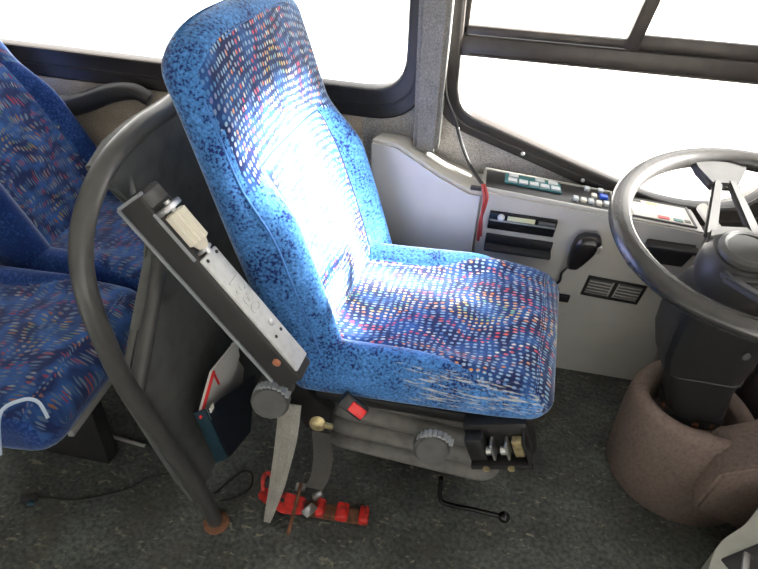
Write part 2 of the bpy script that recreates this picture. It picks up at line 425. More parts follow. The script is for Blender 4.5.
# ------------------------------------------------------------------ upholstery builders
def build_backrest(parent, mat, P0, lean, length, width, thick, bc, top_drop=.10, seam_t=.60, top_narrow=.10, bol=.045, N=176, NT=92, pipe=None, wide_pat=.93):
    e = Vector((-math.sin(lean), 0, math.cos(lean))); nrm = Vector((math.cos(lean), 0, math.sin(lean))); P0 = Vector(P0)
    r = .045; cap = cap_profile(r)
    ts = [(a/length, s) for a, s in cap]
    ts += [(r/length+(1-2*r/length)*k/NT, 0) for k in range(1, NT)]
    ts += [(1-a/length, s) for a, s in reversed(cap)]
    rows, uvs, pat, wear = [], [], [], []
    def pos(t, s, x, y, ht, front):
        w = smoothstep(.2, .9, front)
        f = (1-smoothstep(seam_t-.15, seam_t+.06, t))*smoothstep(-.02, .10, t)
        bump = bol*math.exp(-((abs(s)-.82)/.19)**2)*f
        bump += .018*math.exp(-((t-.34)/.22)**2)*(1-abs(s))
        bump += .016*smoothstep(seam_t+.02, seam_t+.22, t)*(1-s*s)
        bump -= .011*math.exp(-((t-seam_t)/.011)**2)*(1-smoothstep(.62, .70, abs(s)))
        bump -= .010*math.exp(-((abs(s)-.62)/.028)**2)*(1-smoothstep(seam_t-.02, seam_t+.015, t))
        v = t*(length - top_drop*abs(s)**4)
        return P0 + e*v + nrm*(y + bump*w) + Vector((0, bc+x, 0))
    for t, sh in ts:
        hw = width/2*(1-top_narrow*smoothstep(.35, 1.0, t)-.02*(1-smoothstep(0,.15,t))); ht = thick/2*(1-.12*smoothstep(.5, 1, t))
        ring = rr_ring(hw-sh, ht-sh, .05-min(sh,.03), N)
        row, ur, pr, wr = [], [], [], []
        arc = 0; px = None
        for i, (x, y) in enumerate(ring):
            s = x/hw; fr = (y+ (ht-sh))/(2*(ht-sh)) if ht > sh else 0
            row.append(pos(t, s, x, y, ht, 2*fr-1))
            k = i if i <= N/2 else i-N
            per = 2*((hw-sh)*2+(ht-sh)*2)
            ur.append((per*k/N, t*length))
            lim = .62 if t < seam_t else wide_pat
            on = 1.0 if (fr > .93-.0 and abs(s) < lim and t > .02) else 0.0
            if t > .955 or (abs(t-seam_t) < .011 and abs(s) < .66): on = 0.0
            pr.append(on); wr.append(0.0)
        rows.append(row); uvs.append(ur); pat.append(pr); wear.append(wr)
    o = loft('backrest', rows, mat, parent, uvs, {'pat': pat, 'wear': wear})
    if pipe:
        pts = []
        for k in range(41):
            q = k/40
            if q < .36: s, t = -.955, .10+.82*q/.36
            elif q < .64:
                f = (q-.36)/.28; s = -.955*math.cos(PI*f); s = -.955+1.91*f; t = .92+.03*math.sin(PI*f)**.35 if 0 < f < 1 else .92
            else: s, t = .955, .92-.36*(q-.64)/.36
            hw = width/2*(1-top_narrow*smoothstep(.35, 1.0, t)); ht = thick/2*(1-.12*smoothstep(.5,1,t))
            k = max(0, min(1, (abs(s)-.6)/.3)); x = math.copysign(min(abs(s)*hw, hw-.0146), s); pts.append(pos(t, x/hw, x, ht-.0136*k, ht, .72))
        bm = bmesh.new(); add_tube(bm, pts, .0026, n=8, sub=3)
        from_bm('piping', bm, pipe, o)
        bm = bmesh.new()
        def line(st): add_tube(bm, [pos(t, s_, s_*width/2*(1-top_narrow*smoothstep(.35,1,t)), thick/2*(1-.12*smoothstep(.5,1,t))-.0005, 1, 1) for t, s_ in st], .0032, n=8, sub=2)
        line([(seam_t, -.62+1.24*k/24) for k in range(25)]); from_bm('cross_seam', bm, M['seam'], o)
        for sg in (-1, 1):
            bm = bmesh.new(); line([(.10+(seam_t-.10)*k/24, .62*sg) for k in range(25)]); from_bm('bolster_seam', bm, M['seam'], o)
    return o

def build_cushion(parent, mat, a0, depth, width, zc0, zc1, t0, t1, bc, bol=.03, N=176, NT=84, wear_on=True, r=.05, pipe=None):
    rows, uvs, pat, wear = [], [], [], []
    cap = cap_profile(r)
    ts = [(a/depth, s) for a, s in cap_profile(.03)]
    ts += [(.03/depth+(1-(r+.03)/depth)*k/NT, 0) for k in range(1, NT)]
    ts += [(1-a/depth, s) for a, s in reversed(cap)]
    for t, sh in ts:
        hw = width/2*(1-.03*smoothstep(.75, 1, t)); ht = (t0+(t1-t0)*t)/2
        ring = rr_ring(hw-sh, ht-sh*.85, .045-min(sh*.5,.02), N)
        row, ur, pr, wr = [], [], [], []
        for i, (x, y) in enumerate(ring):
            s = x/hw; fr = y/(ht-sh*.85+1e-6)
            w = smoothstep(.0, .9, fr)
            bedge = .66+.30*smoothstep(.35, .85, t)
            f = 1-smoothstep(.55, .92, t)
            b = bol*math.exp(-((abs(s)-.84)/.17)**2)*f
            b -= .009*math.exp(-((abs(s)-bedge)/.03)**2)*(1-smoothstep(.7,.85,t))
            b += .012*(1-s*s)*smoothstep(.2,.8,t)*(1-smoothstep(.85,1,t)) 
            z = zc0+(zc1-zc0)*t + y + b*w - .035*smoothstep(.85, 1.02, t)*w*.5
            row.append(Vector((a0+depth*t, bc+x, z)))
            k = i if i <= N/2 else i-N
            per = 2*((hw-sh)*2+(ht-sh)*2)
            ur.append((per*k/N, depth*t + .03*(sh > 0 and t > .5)))
            on = 1.0 if (fr > .55 and abs(s) < bedge) or (t > .93 and fr > -.2 and abs(s) < .96) else 0.0
            pr.append(on)
            wv = 0.0
            if wear_on and s < -.80: wv = smoothstep(.18, .55, t)*(1-smoothstep(.97, 1.0, t))*smoothstep(-.80, -.93, s)*smoothstep(-.75, -.1, fr)
            wr.append(wv)
        rows.append(row); uvs.append(ur); pat.append(pr); wear.append(wr)
    return loft('seat_cushion', rows, mat, parent, uvs, {'pat': pat, 'wear': wear})

# ================================================================== SETTING
X0, X1, Y0, Y1, ZT = -4.2, 1.75, -.85, 1.66, 2.15
bm = bmesh.new(); add_box(bm, ((X0+X1)/2, (Y0+Y1)/2, -.03), (X1-X0+.1, Y1-Y0+.1, .06))
struct(from_bm('floor', bm, M['floor'], smooth=False))
bm = bmesh.new(); add_box(bm, ((X0+X1)/2, (Y0+Y1)/2, ZT+.03), (X1-X0+.1, Y1-Y0+.1, .06))
struct(from_bm('ceiling', bm, M['ceil'], smooth=False))

# window outlines on the left wall (x, z)
W1_in = [(-2.35,1.75), (-2.35,.915), (-.985,.915), (-.262,.905), (-.262,1.75)]
W1_in = rounded_poly([(-2.35,1.75), (-2.35,.935), (-.215,.915), (-.235,1.75)], [.1,.1,.115,.1], 8)
W1_out = rounded_poly([(-2.44,1.84), (-2.44,.855), (-.165,.842), (-.18,1.84)], [.13,.13,.15,.13], 8)
W2_in = rounded_poly([(-.108,1.72), (-.080,.890), (.56,.680), (.80,.700), (.86,1.72)], [.1,.075,.12,.12,.1], 8)
W2_out = rounded_poly([(-.152,1.77), (-.128,.860), (.55,.645), (.88,.635), (.93,1.77)], [.12,.10,.14,.14,.12], 8)
rear_holes = [rounded_poly([(-4.0,1.75), (-4.0,.90), (-2.7,.90), (-2.7,1.75)], .1, 6)]
def inset(poly, d):
    cx = sum(p[0] for p in poly)/len(poly); cz = sum(p[1] for p in poly)/len(poly)
    return [(cx+(p[0]-cx)*(1-d/.6), cz+(p[1]-cz)*(1-d/.45)) for p in poly]
wl = plate_xz('wall_left', [(X0,0), (X1,0), (X1,ZT), (X0,ZT)], [W1_in, W2_in], Y1, .06, M['wallc']); struct(wl)

def window(name, outer, inner, extra=None):
    w = empty(name, (0,0,0)); struct(w)
    fr = plate_xz('rubber_frame', outer, [inner], Y1-.016, .05, M['rubber'], w, bevel=.006)
    mid_o = [((a[0]*.55+b[0]*.45), (a[1]*.55+b[1]*.45)) for a, b in zip(outer, inner)]
    bmx = bmesh.new(); add_tube(bmx, [(p[0], Y1-.015, p[1]) for p in mid_o], .004, n=8, closed=True, smooth=False)
    from_bm('glazing_bead', bmx, M['rubber'], fr)
    bmx = bmesh.new(); add_tube(bmx, [(p[0], Y1-.010, p[1]) for p in inner], .007, n=8, closed=True, smooth=False)
    from_bm('inner_lip', bmx, M['rubber'], fr)
    return w
w1 = window('window_1', W1_out, W1_in)
plate_xz('pane', W1_in, [], Y1+.03, .005, M['glass'], w1)
w2 = window('window_2', W2_out, W2_in)
for px_, pz_ in ((-.118,1.00), (-.062,.842), (.13,.792), (.31,.735)):
    bm = bmesh.new(); add_lathe(bm, (px_, Y1-.024, pz_), (0,-1,0), [(0,.006),(.003,.005),(.004,.002)], n=12); from_bm('screw', bm, M['strip'], w2)
plate_xz('pane', W2_in, [], Y1+.03, .005, M['glass'], w2)
bm = bmesh.new()
add_box(bm, (.375, Y1+.006, 1.066), (.95, .036, .052), Matrix.Rotation(math.radians(-.4), 3, 'Y'), .004)
rail = from_bm('sliding_rail', bm, M['alu'], w2)
bm = bmesh.new(); add_box(bm, (.39, Y1-.012, 1.046), (.90, .010, .005), Matrix.Rotation(math.radians(-.4), 3, 'Y'), .002)
from_bm('rail_lip', bm, M['alu'], rail)
bm = bmesh.new(); add_box(bm, (.13, Y1+.004, 1.104), (.46, .022, .022), Matrix.Rotation(math.radians(-.4), 3, 'Y'), .004)
add_box(bm, (-.083, Y1+.004, 1.39), (.030, .022, .64), None, .004)
add_box(bm, (.12, Y1+.004, 1.71), (.44, .022, .022), None, .004)
from_bm('sash_frame', bm, M['alu'], w2)
bm = bmesh.new(); add_box(bm, (.60, Y1+.012, 1.112), (.50, .018, .036), Matrix.Rotation(math.radians(-.4), 3, 'Y'), .004); add_box(bm, (.835, Y1+.012, 1.40), (.03, .018, .60), None, .004)
from_bm('fixed_sash', bm, M['alu'], w2)
bm = bmesh.new(); add_box(bm, (.385, Y1+.000, 1.39), (.036, .030, .60), Matrix.Rotation(math.radians(9), 3, 'Y'), .004)
from_bm('sash_post', bm, M['alu'], w2)
# pale metal strip beside window 2 and the carpeted pillar
bm = bmesh.new(); add_box(bm, (-.150, Y1-.012, 1.35), (.014, .016, 1.32), Matrix.Rotation(math.radians(-.6), 3, 'Y'), .004)
struct(from_bm('trim_2', bm, M['strip']))
bm = bmesh.new(); pz0, pz1 = .70, 2.12
add_prism(bm, [(-0.1789,1.5800,0.7799), (-0.1075,1.5800,0.7805), (-.125, 1.50, 2.12), (-.225, 1.50, 2.12)], (0,.16,0), .012)
struct(from_bm('trim_1', bm, M['pillarc']))

# front, right and rear of the bus body
def wall_yz(name, x, holes, mat, y0=Y0, y1=Y1):
    o = plate_xz(name, [(y0,0), (y1,0), (y1,ZT), (y0,ZT)], holes, 0, .06, mat)
    for v in o.data.vertices:
        a, b, c_ = v.co; v.co = (x + b, a, c_)
    return struct(o)
WS = rounded_poly([(1.29,2.0), (1.29,.95), (1.61,.95), (1.61,2.0)], .06)  # unseen windscreen opening, shaped so the sun patch lands on the backrest
WS2 = rounded_poly([(-.75,1.91), (-.75,.95), (.50,.95), (.50,1.91)], .06)
wall_yz('wall_front', X1, [WS, WS2], M['dash'])
wf = empty('window_3', (0,0,0)); struct(wf)
for hole in (WS, WS2):
    o = plate_xz('pane', hole, [], 0, .005, M['glass'], wf)
    for v in o.data.vertices: a, b, c_ = v.co; v.co = (X1+.03+b, a, c_)
wall_yz('wall_rear', X0-.06, [], M['ceil'])
struct(plate_xz('wall_right', [(X0,0), (X1,0), (X1,ZT), (X0,ZT)], [rounded_poly([(.35,2.0),(.35,.04),(1.35,.04),(1.35,2.0)], .05)], Y0-.06, .06, M['ceil']))
dr = empty('door_1', (0,0,0)); struct(dr)
plate_xz('door_frame', rounded_poly([(.36,1.99),(.36,.05),(1.34,.05),(1.34,1.99)], .05), [rounded_poly([(.44,1.9),(.44,.3),(.82,.3),(.82,1.9)], .05), rounded_poly([(.88,1.9),(.88,.3),(1.26,.3),(1.26,1.9)], .05)], Y0-.05, .04, M['alu'], dr)
plate_xz('pane', rounded_poly([(.44,1.9),(.44,.3),(1.26,.3),(1.26,1.9)], .05), [], Y0-.035, .005, M['glass'], dr)
# lower tan lining of the wall behind the bench and the floor edging strip
struct(plate_xz('trim_3', [(X0,.0), (-.34,.0), (-.34,.84), (X0,.842)], [], Y1-.012, .012, M['wallp']))
bm = bmesh.new(); add_tube(bm, [(-1.0937,1.0203,0.0040), (-0.9605,1.0087,0.0040), (-0.8339,0.9968,0.0040)], .006, n=6)
struct(from_bm('trim_4', bm, M['strip']))

# outside: paved yard and a far pale building
bm = bmesh.new(); add_box(bm, (0, 20, -.85), (120, 120, .1)); struct(from_bm('ground', bm, M['concrete'], smooth=False))

# ================================================================== DRIVER'S SEAT  (local x forward, y away from the camera)
seat = empty('driver_seat', (-.30,.93,0), "blue dotted moquette driver's seat on grey bellows beside the dash", 'seat', math.radians(-4))
build_backrest(seat, M['fabric'], (.004,0,.42), math.radians(18.5), .840, .555, .098, .280, top_drop=.06, seam_t=.652, top_narrow=.05, bol=.055, pipe=M['piping'])
build_cushion(seat, M['fabric'], -.03, .575, .51, .482, .545, .120, .098, .255, bol=.030)
# seat pan
bm = bmesh.new(); add_box(bm, (.235,.255,.425), (.46,.44,.03), Matrix.Rotation(math.radians(-6), 3, 'Y'), .006)
pan = from_bm('seat_pan', bm, M['black'], seat)
# bellows: pleated rounded rectangle
bm = bmesh.new()
rows = []
for k in range(49):
    f = k/48; z = .20+.19*f; pl = .048*abs(math.cos(PI*f*3))**.40-.038
    ring = rounded_poly([(.02-pl,.06-pl), (.47+pl,.06-pl), (.47+pl,.45+pl), (.02-pl,.45+pl)], .07, 8)
    rows.append([bm.verts.new((x, y, z+(x)*.02)) for x, y in ring])
for r0, r1 in zip(rows, rows[1:]):
    for k in range(len(r0)): bm.faces.new((r0[k], r0[(k+1)%len(r0)], r1[(k+1)%len(r0)], r1[k]))
bm.faces.new(rows[0][::-1]); bm.faces.new(rows[-1])
from_bm('suspension_bellows', bm, M['bellows'], seat, angle=None)
bm = bmesh.new(); add_box(bm, (.25,.29,.188), (.42,.28,.024), None, .005); add_box(bm, (.25,.35,.088), (.30,.16,.176), None, .01)
bs = from_bm('base', bm, M['black'], seat)
bm = bmesh.new(); add_box(bm, (.24,.075,.190), (.22,.012,.014), None, .003); from_bm('slide_rail', bm, M['rust'], bs)
# height lever
bm = bmesh.new(); add_tube(bm, [(0.3370,0.0700,0.1564), (0.3438,0.0600,0.0885), (0.3655,0.0500,0.0807), (0.4381,0.0300,0.1163), (0.5007,0.0200,0.1336)], .0065, n=10)
lv = from_bm('release_lever', bm, M['black_gloss'], seat)
bm = bmesh.new(); bmesh.ops.create_uvsphere(bm, u_segments=20, v_segments=12, radius=.015); bmesh.ops.translate(bm, vec=(0.5108,0.0200,0.1338), verts=bm.verts)
from_bm('ball_knob', bm, M['black_gloss'], lv)
# adjuster knobs (faceted discs facing the camera side)
def knob(c, r, name='adjuster_knob'):
    bm = bmesh.new(); prof = [(0,r*.9),(.004,r),(.026,r),(.034,r*.86)]
    add_lathe(bm, c, (0.25,-1,.25), prof, n=16, ribs=0)
    o = from_bm(name, bm, M['knob_grey'], seat, angle=25)
    bm = bmesh.new(); c2 = Vector(c)
    for k in range(9):
        t = -1.2+k*.27
        add_box(bm, c2+Vector((.012+math.sin(t)*r*.98, -.016, .012+math.cos(t)*r*.98)), (.010,.018,.008), None, .002)
    from_bm('grip_lug', bm, M['edge_grey'], o)
    return o
knob((-0.0679,-0.0500,0.4609), .044)
knob((0.3021,-0.0100,0.3880), .042)
bm = bmesh.new(); add_cyl(bm, (-0.0293,-0.0500,0.5062), (-0.0706,0.0400,0.4018), .018); from_bm('recline_pivot', bm, M['black'], seat)
bm = bmesh.new(); add_prism(bm, [(-0.0439,0.0200,0.4780), (0.0019,0.0200,0.4039), (0.0527,0.0200,0.3712), (0.0475,0.0200,0.2945), (-0.0165,0.0200,0.2865), (-0.0711,0.0200,0.3867)], (0,.03,0), .004)
from_bm('side_plate', bm, M['black'], seat)
# seat belt buckle
bm = bmesh.new(); bx = (Vector((0.1572,-0.0300,0.4491))-Vector((0.1046,-0.0300,0.4876))).normalized(); ax = frame_from(bx, Vector((.15,-.75,.65)).cross(bx))
cB = Vector((0.1190,-0.0300,0.4694))
add_box(bm, cB, (.066,.036,.026), ax, .005)
bk = from_bm('belt_buckle', bm, M['black'], seat)
bm = bmesh.new(); add_box(bm, cB+ax@Vector((.010,.0,.012)), (.040,.024,.010), ax, .003)
from_bm('release_button', bm, M['red_bright'], bk)
# switch box under the front near corner
p0, p1, p2, p3 = (Vector(v) for v in ((0.3717,-0.0150,0.4616), (0.5024,-0.0150,0.5158), (0.5214,-0.0150,0.3864), (0.4076,-0.0150,0.3514)))
bm = bmesh.new()
cx = (p0+p1+p2+p3)/4; xa = (p1-p0).normalized(); za = ((p0+p1)-(p2+p3)).normalized(); ax = frame_from(xa, (0,1,0))
add_box(bm, cx+Vector((0,.045,0)), ((p1-p0).length, .06, (p0-p3).length*.98), ax, .004)
add_box(bm, cx+ax@Vector((0,-.0,-.042)), ((p1-p0).length, .04, .012), ax, .003)
add_box(bm, cx+ax@Vector((.064,-.0,.0)), (.006, .04, .09), ax, .002)
add_box(bm, cx+ax@Vector((-.046,.0,.012)), (.04, .036, .066), ax, .004)
sb_ = from_bm('switch_box', bm, M['black'], seat)
for k, dx in enumerate((-.010, .022)):
    bm = bmesh.new(); q = cx+ax@Vector((dx,-.004,.004))
    add_box(bm, q, (.006,.030,.046), ax, .002); add_cyl(bm, q+ax@Vector((-.014,-.006,.0)), q+ax@Vector((-.003,-.006,0)), .010)
    from_bm('valve_switch', bm, M['steel'], sb_)
bm = bmesh.new(); add_box(bm, cx+ax@Vector((.044,.004,.0)), (.022,.02,.05), ax, .003); from_bm('brass_block', bm, M['brass'], sb_)
for dx in (-.034,.022):
    bm = bmesh.new(); add_cyl(bm, cx+ax@Vector((dx,-.022,-.040)), cx+ax@Vector((dx,-.026,-.040)), .008, n=14); from_bm('screw', bm, M['brass'], sb_)
# folded-up armrest
a_top = Vector((-0.2878,-0.0750,0.9556)); a_bot = Vector((-0.0039,-0.0750,0.5940))
dA = (a_bot-a_top); LA = dA.length; dA.normalize(); ax = frame_from(dA, (0,1,0))     # local x down the arm, y away from camera, z = under-side normal (forward)
if ax.col[2].x < 0: ax = frame_from(dA, (0,-1,0))
zs = ax.col[2]; ys = Vector((0,1,0)); xs = Vector(dA)
def AP(u, v, w): return a_top + xs*u + ys*v + zs*w
mid = LA/2
bm = bmesh.new(); add_box(bm, AP(mid+.01, 0, -.004), (LA+.02, .062, .066), frame_from(xs, ys), .009, 3)
arm = from_bm('armrest', bm, M['arm_grey'], seat)
bm = bmesh.new(); add_box(bm, AP(mid, -.0315, -.037), (LA*.98, .006, .007), frame_from(xs, ys), .002)
add_box(bm, AP(.004, -.026, -.004), (.007, .012, .068), frame_from(xs, ys), .002); from_bm('edge_bead', bm, M['edge_grey'], arm)
bm = bmesh.new(); add_box(bm, AP(.155+(LA-.155)/2, -.002, .033), (LA-.165, .054, .008), frame_from(xs, ys), .003)
plt = from_bm('cover_plate', bm, M['plate'], arm)
me = text_mesh('1980', .046, .0022)
R3 = frame_from(xs, ys if frame_from(xs, ys).col[2].dot(zs) > 0 else -ys)
me.transform(Matrix.Translation(AP(.265, -.002, .0372)) @ R3.to_4x4())
link('embossed_number', me, M['plate'], plt, smooth=False)
for du, dv in ((.170,-.018), (.170,.016), (.372,-.012), (.372,.012)):
    bm = bmesh.new(); add_cyl(bm, AP(du, dv, .036), AP(du, dv, .0378), .0038, n=12); from_bm('screw_hole', bm, M['black'], plt)
bm = bmesh.new(); add_lathe(bm, AP(.345,.003,.037), zs, [(0,.008),(.003,.007),(.004,.003)], n=14); from_bm('rivet', bm, M['steel'], plt)
bm = bmesh.new(); add_lathe(bm, AP(.062,-.004,.040), xs, [(0,.015),(.003,.021),(.068,.021),(.072,.014),(.086,.009)], n=80, ribs=20, rib=.10)
from_bm('height_knob', bm, M['ivory'], arm)
bm = bmesh.new(); add_box(bm, AP(.052,-.004,.038), (.012,.05,.026), frame_from(xs, ys), .003); add_box(bm, AP(.150,-.004,.036), (.008,.03,.02), frame_from(xs, ys), .003)
add_cyl(bm, AP(.04,-.004,.042), AP(.16,-.004,.042), .006)
from_bm('knob_bracket', bm, M['steel'], arm)
bm = bmesh.new(); add_box(bm, AP(.022,-.004,.030), (.026,.046,.010), frame_from(xs, ys), .002); from_bm('end_plate', bm, M['knob_grey'], arm)
bm = bmesh.new(); add_box(bm, AP(.10,-.034,.028), (.11,.006,.006), frame_from(xs, ys), .002); from_bm('side_bracket', bm, M['edge_grey'], arm)
bm = bmesh.new(); q = Vector((-0.0212,-0.1080,0.6371)); add_lathe(bm, q, (0,-1,0), [(0,.0085),(.004,.0085),(.006,.006)], n=16); from_bm('pivot_screw', bm, M['copper'], arm)
# belts hanging from the seat
bm = bmesh.new(); add_ribbon(bm, [(-0.0383,-0.0200,0.4118), (-0.0455,-0.0400,0.3006), (-0.0703,-0.0600,0.1329), (-0.0917,-0.0950,0.0057)], [.062,.060,.046,.020], (.96,-.1,.25), .004)
bl = from_bm('belt_stalk', bm, M['strap'], seat, smooth=False)
for du in (-.012, .010):
    bm = bmesh.new(); add_tube(bm, [Vector(p)+Vector((du*f,-.004,0)) for p, f in (((-0.0383,-0.0200,0.4118),1), ((-0.0455,-0.0400,0.3006),1), ((-0.0703,-0.0600,0.1329),.8), ((-0.0902,-0.0900,0.0178),.35))], .0035, n=6)
    from_bm('webbing_fold', bm, M['strap'], bl)
bm = bmesh.new(); add_ribbon(bm, [(0.0347,-0.0100,0.3250), (0.0427,-0.0200,0.2512), (0.0338,-0.0200,0.1607), (0.0085,-0.0000,0.0692)], [.046,.05,.05,.05], (1,0,.1), .004)
from_bm('tether_strap', bm, M['strap_dark'], seat, smooth=False)
bm = bmesh.new(); q = Vector((0.0348,-0.0300,0.3812))
add_lathe(bm, q, (.1,-1,.35), [(0,.018),(.004,.02),(.008,.015),(.012,.007)], n=18); add_box(bm, q+Vector((.028,-.004,.004)), (.022,.010,.014), None, .003)
from_bm('tether_bolt', bm, M['brass'], seat)

# ================================================================== RED FLOOR ANCHOR
anc = empty('floor_anchor', (-.28,.88,0), 'red painted metal tie-down anchor lying on the floor below the driver\'s seat', 'anchor')
def loc(v): return Vector(v)-anc.location
u0, u1 = loc((-0.4268,0.8870,0.0300)), loc((-0.1321,0.9084,0.0150)); ax = frame_from(u1-u0, (0,1,.0)); LL = (u1-u0).length
def QP(f, v=0, w=0): return u0+(u1-u0)*f+ax.col[1]*v+Vector((0,0,w))
bm = bmesh.new(); add_box(bm, QP(.70,0,-.004), (LL*.60,.042,.014), ax, .004); from_bm('rail', bm, M['rust'], anc)
for f, wd in ((.55,.026), (.75,.034), (.95,.026)):
    bm = bmesh.new(); add_box(bm, QP(f,0,.008), (wd,.050,.026), ax, .008, 3); from_bm('cleat', bm, M['red'], anc)
bm = bmesh.new()
add_prism(bm, [QP(-.02,.016,.028), QP(.06,.026,.03), QP(.20,.016,.026), QP(.40,.020,.020), QP(.40,-.026,.012), QP(.22,-.034,.016), QP(.05,-.022,.03), QP(-.03,-.006,.03)], (0,0,-.014), .004)
hk = from_bm('hook_plate', bm, M['red'], anc)
bm = bmesh.new(); add_cyl(bm, QP(.20,-.004,.020), QP(.20,-.004,.025), .006, n=14); from_bm('hole', bm, M['black'], hk)
bm = bmesh.new(); add_tube(bm, [QP(.01,.010,.03), QP(.0,.03,.06), QP(.06,.035,.075), QP(.12,.012,.045)], .006, n=8); from_bm('hook_loop', bm, M['red'], hk)
bm = bmesh.new(); add_box(bm, QP(.33,.045,.02), (.028,.022,.016), ax, .004); add_box(bm, QP(.50,.032,.014), (.03,.02,.014), frame_from((1,.5,.2),(0,1,0)), .004); add_box(bm, QP(.46,-.02,.022), (.026,.04,.008), frame_from((1,-.6,0),(0,1,0)), .003)
from_bm('steel_clip', bm, M['steel'], anc)
bm = bmesh.new(); add_tube(bm, [QP(.33,.05,.03), QP(.335,.0,.034), QP(.32,-.05,.01), QP(.31,-.08,-.01)], .005, n=8); from_bm('pin', bm, M['rust'], anc)

# ================================================================== PARTITION BEHIND THE SEAT
par = empty('modesty_panel', (-.55,.82,0), "dark grey tubular hoop and panel partition behind the driver's seat", 'partition')
def PL(v): return Vector(v)-par.location
tube = [(-.530,.812,.0), (-.545,.785,.20), (-0.5827,0.7058,0.5854), (-0.5979,0.6905,0.7547), (-0.6075,0.6957,0.8614), (-0.6140,0.7224,0.9337), (-0.6188,0.7784,0.9869), (-0.6220,0.8591,1.0220), (-0.6233,0.9697,1.0363), (-0.6231,1.0885,1.0339), (-.627,1.30,1.045), (-.627,1.50,1.035)]
bm = bmesh.new(); add_tube(bm, [PL(p) for p in tube], .0195, n=16); tb = from_bm('hoop_tube', bm, M['tube'], par)
bm = bmesh.new(); add_lathe(bm, PL((-.530,.812,.0)), (0,0,1), [(0,.034),(.006,.034),(.012,.024)], n=24); from_bm('floor_flange', bm, M['rust'], tb)
pts = [(-.545,.80,.10), (-.552,.775,.22), (-0.5822,0.7107,0.5802), (-0.5907,0.8135,0.6746), (-0.5993,0.9188,0.7695), (-0.6030,0.9537,0.8109), (-0.6101,0.9290,0.8898), (-0.6158,0.8812,0.9531), (-0.6213,0.8358,1.0141), (-0.6228,0.9105,1.0316), (-0.6233,0.9927,1.0372), (-0.6230,1.0968,1.0331), (-.627,1.45,1.03), (-.575,1.45,.5), (-.535,1.30,.10)]
bm = bmesh.new(); add_prism(bm, [PL(p) for p in pts], (-.022,0,-.002), .006); bmesh.ops.translate(bm, vec=(-.022,0,0), verts=bm.verts); from_bm('panel', bm, M['panel'], par)
edge = [(-0.5819,0.7088,0.5766), (-0.5899,0.8086,0.6655), (-0.5975,0.8998,0.7500), (-0.6044,0.9711,0.8270)]
bm = bmesh.new(); add_tube(bm, [PL(Vector(p)+Vector((-.006,0,0))) for p in edge], .017, n=12); from_bm('panel_edge', bm, M['tube'], par)

# document holder on the panel with papers
hld = empty('document_holder', (-0.5000,0.7989,0.2912), "dark teal plastic document pocket fixed to the partition panel", 'document holder')
def HL(v): return Vector(v)-hld.location
h0, h1, h2, h3 = (HL(v) for v in ((-0.4900,0.7995,0.4830), (-0.4900,0.8573,0.2373), (-0.4950,0.9981,0.1634), (-0.5000,1.0807,0.3062)))
k0, k1, k2, k3 = (HL(v) for v in ((-0.5350,0.8214,0.4333), (-0.5350,0.8776,0.1765), (-0.5350,1.0200,0.1082), (-0.5350,1.0969,0.3049)))
bm = bmesh.new(); add_prism(bm, [h0, h1, h2, h3], (.005,0,0), .0015); fp = from_bm('front_plate', bm, M['holder_shade'], hld)
bm = bmesh.new(); add_prism(bm, [k0, k1, k2, k3], (-.004,0,0), .0015); from_bm('back_plate', bm, M['holder_shade'], hld)
bm = bmesh.new(); add_prism(bm, [h0, h1, k1, k0], (0,-.005,0), .0015); from_bm('side_wall', bm, M['teal'], hld)
bm = bmesh.new(); add_prism(bm, [h1, h2, k2, k1], (0,0,-.004), .001); from_bm('bottom_wall', bm, M['teal'], hld)
bm = bmesh.new(); add_box(bm, h0+Vector((.0065,.012,-.012)), (.003,.016,.014), None, 0); from_bm('sticker', bm, M['paper'], hld, False)
bk = empty('booklet', (-0.5150,0.8373,0.4208), 'white booklet with red spine standing in the dark teal document pocket', 'booklet')
def BL(v): return Vector(v)-bk.location
b4 = [BL(v) for v in ((-0.5150,0.8111,0.4402), (-0.5150,0.8923,0.4958), (-0.5150,1.0293,0.4665), (-0.5150,1.0415,0.4069), (-0.5150,0.9812,0.3798), (-0.5150,0.9168,0.2823))]
bm = bmesh.new(); add_prism(bm, b4, (-.006,0,0)); pg = from_bm('page', bm, M['paper'], bk, False)
bm = bmesh.new(); add_ribbon(bm, [b4[0]+Vector((.004,-.002,0)), b4[1]+Vector((.004,-.002,0))], [.013,.011], (0,1,.3), .006); add_tube(bm, [b4[1]+Vector((.003,0,0)), BL((-0.5130,0.9112,0.4376))], .003, n=6)
from_bm('red_spine', bm, M['red_bright'], bk)
bm = bmesh.new(); pp = [(-0.5300,0.9948,0.3912), (-0.5300,1.0361,0.4502), (-0.5300,1.0904,0.4228), (-0.5300,1.0534,0.3851), (-0.5300,1.0867,0.3161), (-0.5300,1.0234,0.1746), (-0.5300,0.9343,0.2616)]
q0 = Vector(pp[0]); add_prism(bm, [Vector(p)-q0 for p in pp], (-.003,0,0))
ps = from_bm('loose_paper', bm, M['paper'], None, False); ps.location = q0
tag(ps, 'torn white paper sheet sticking up behind the red-spined booklet', 'paper')

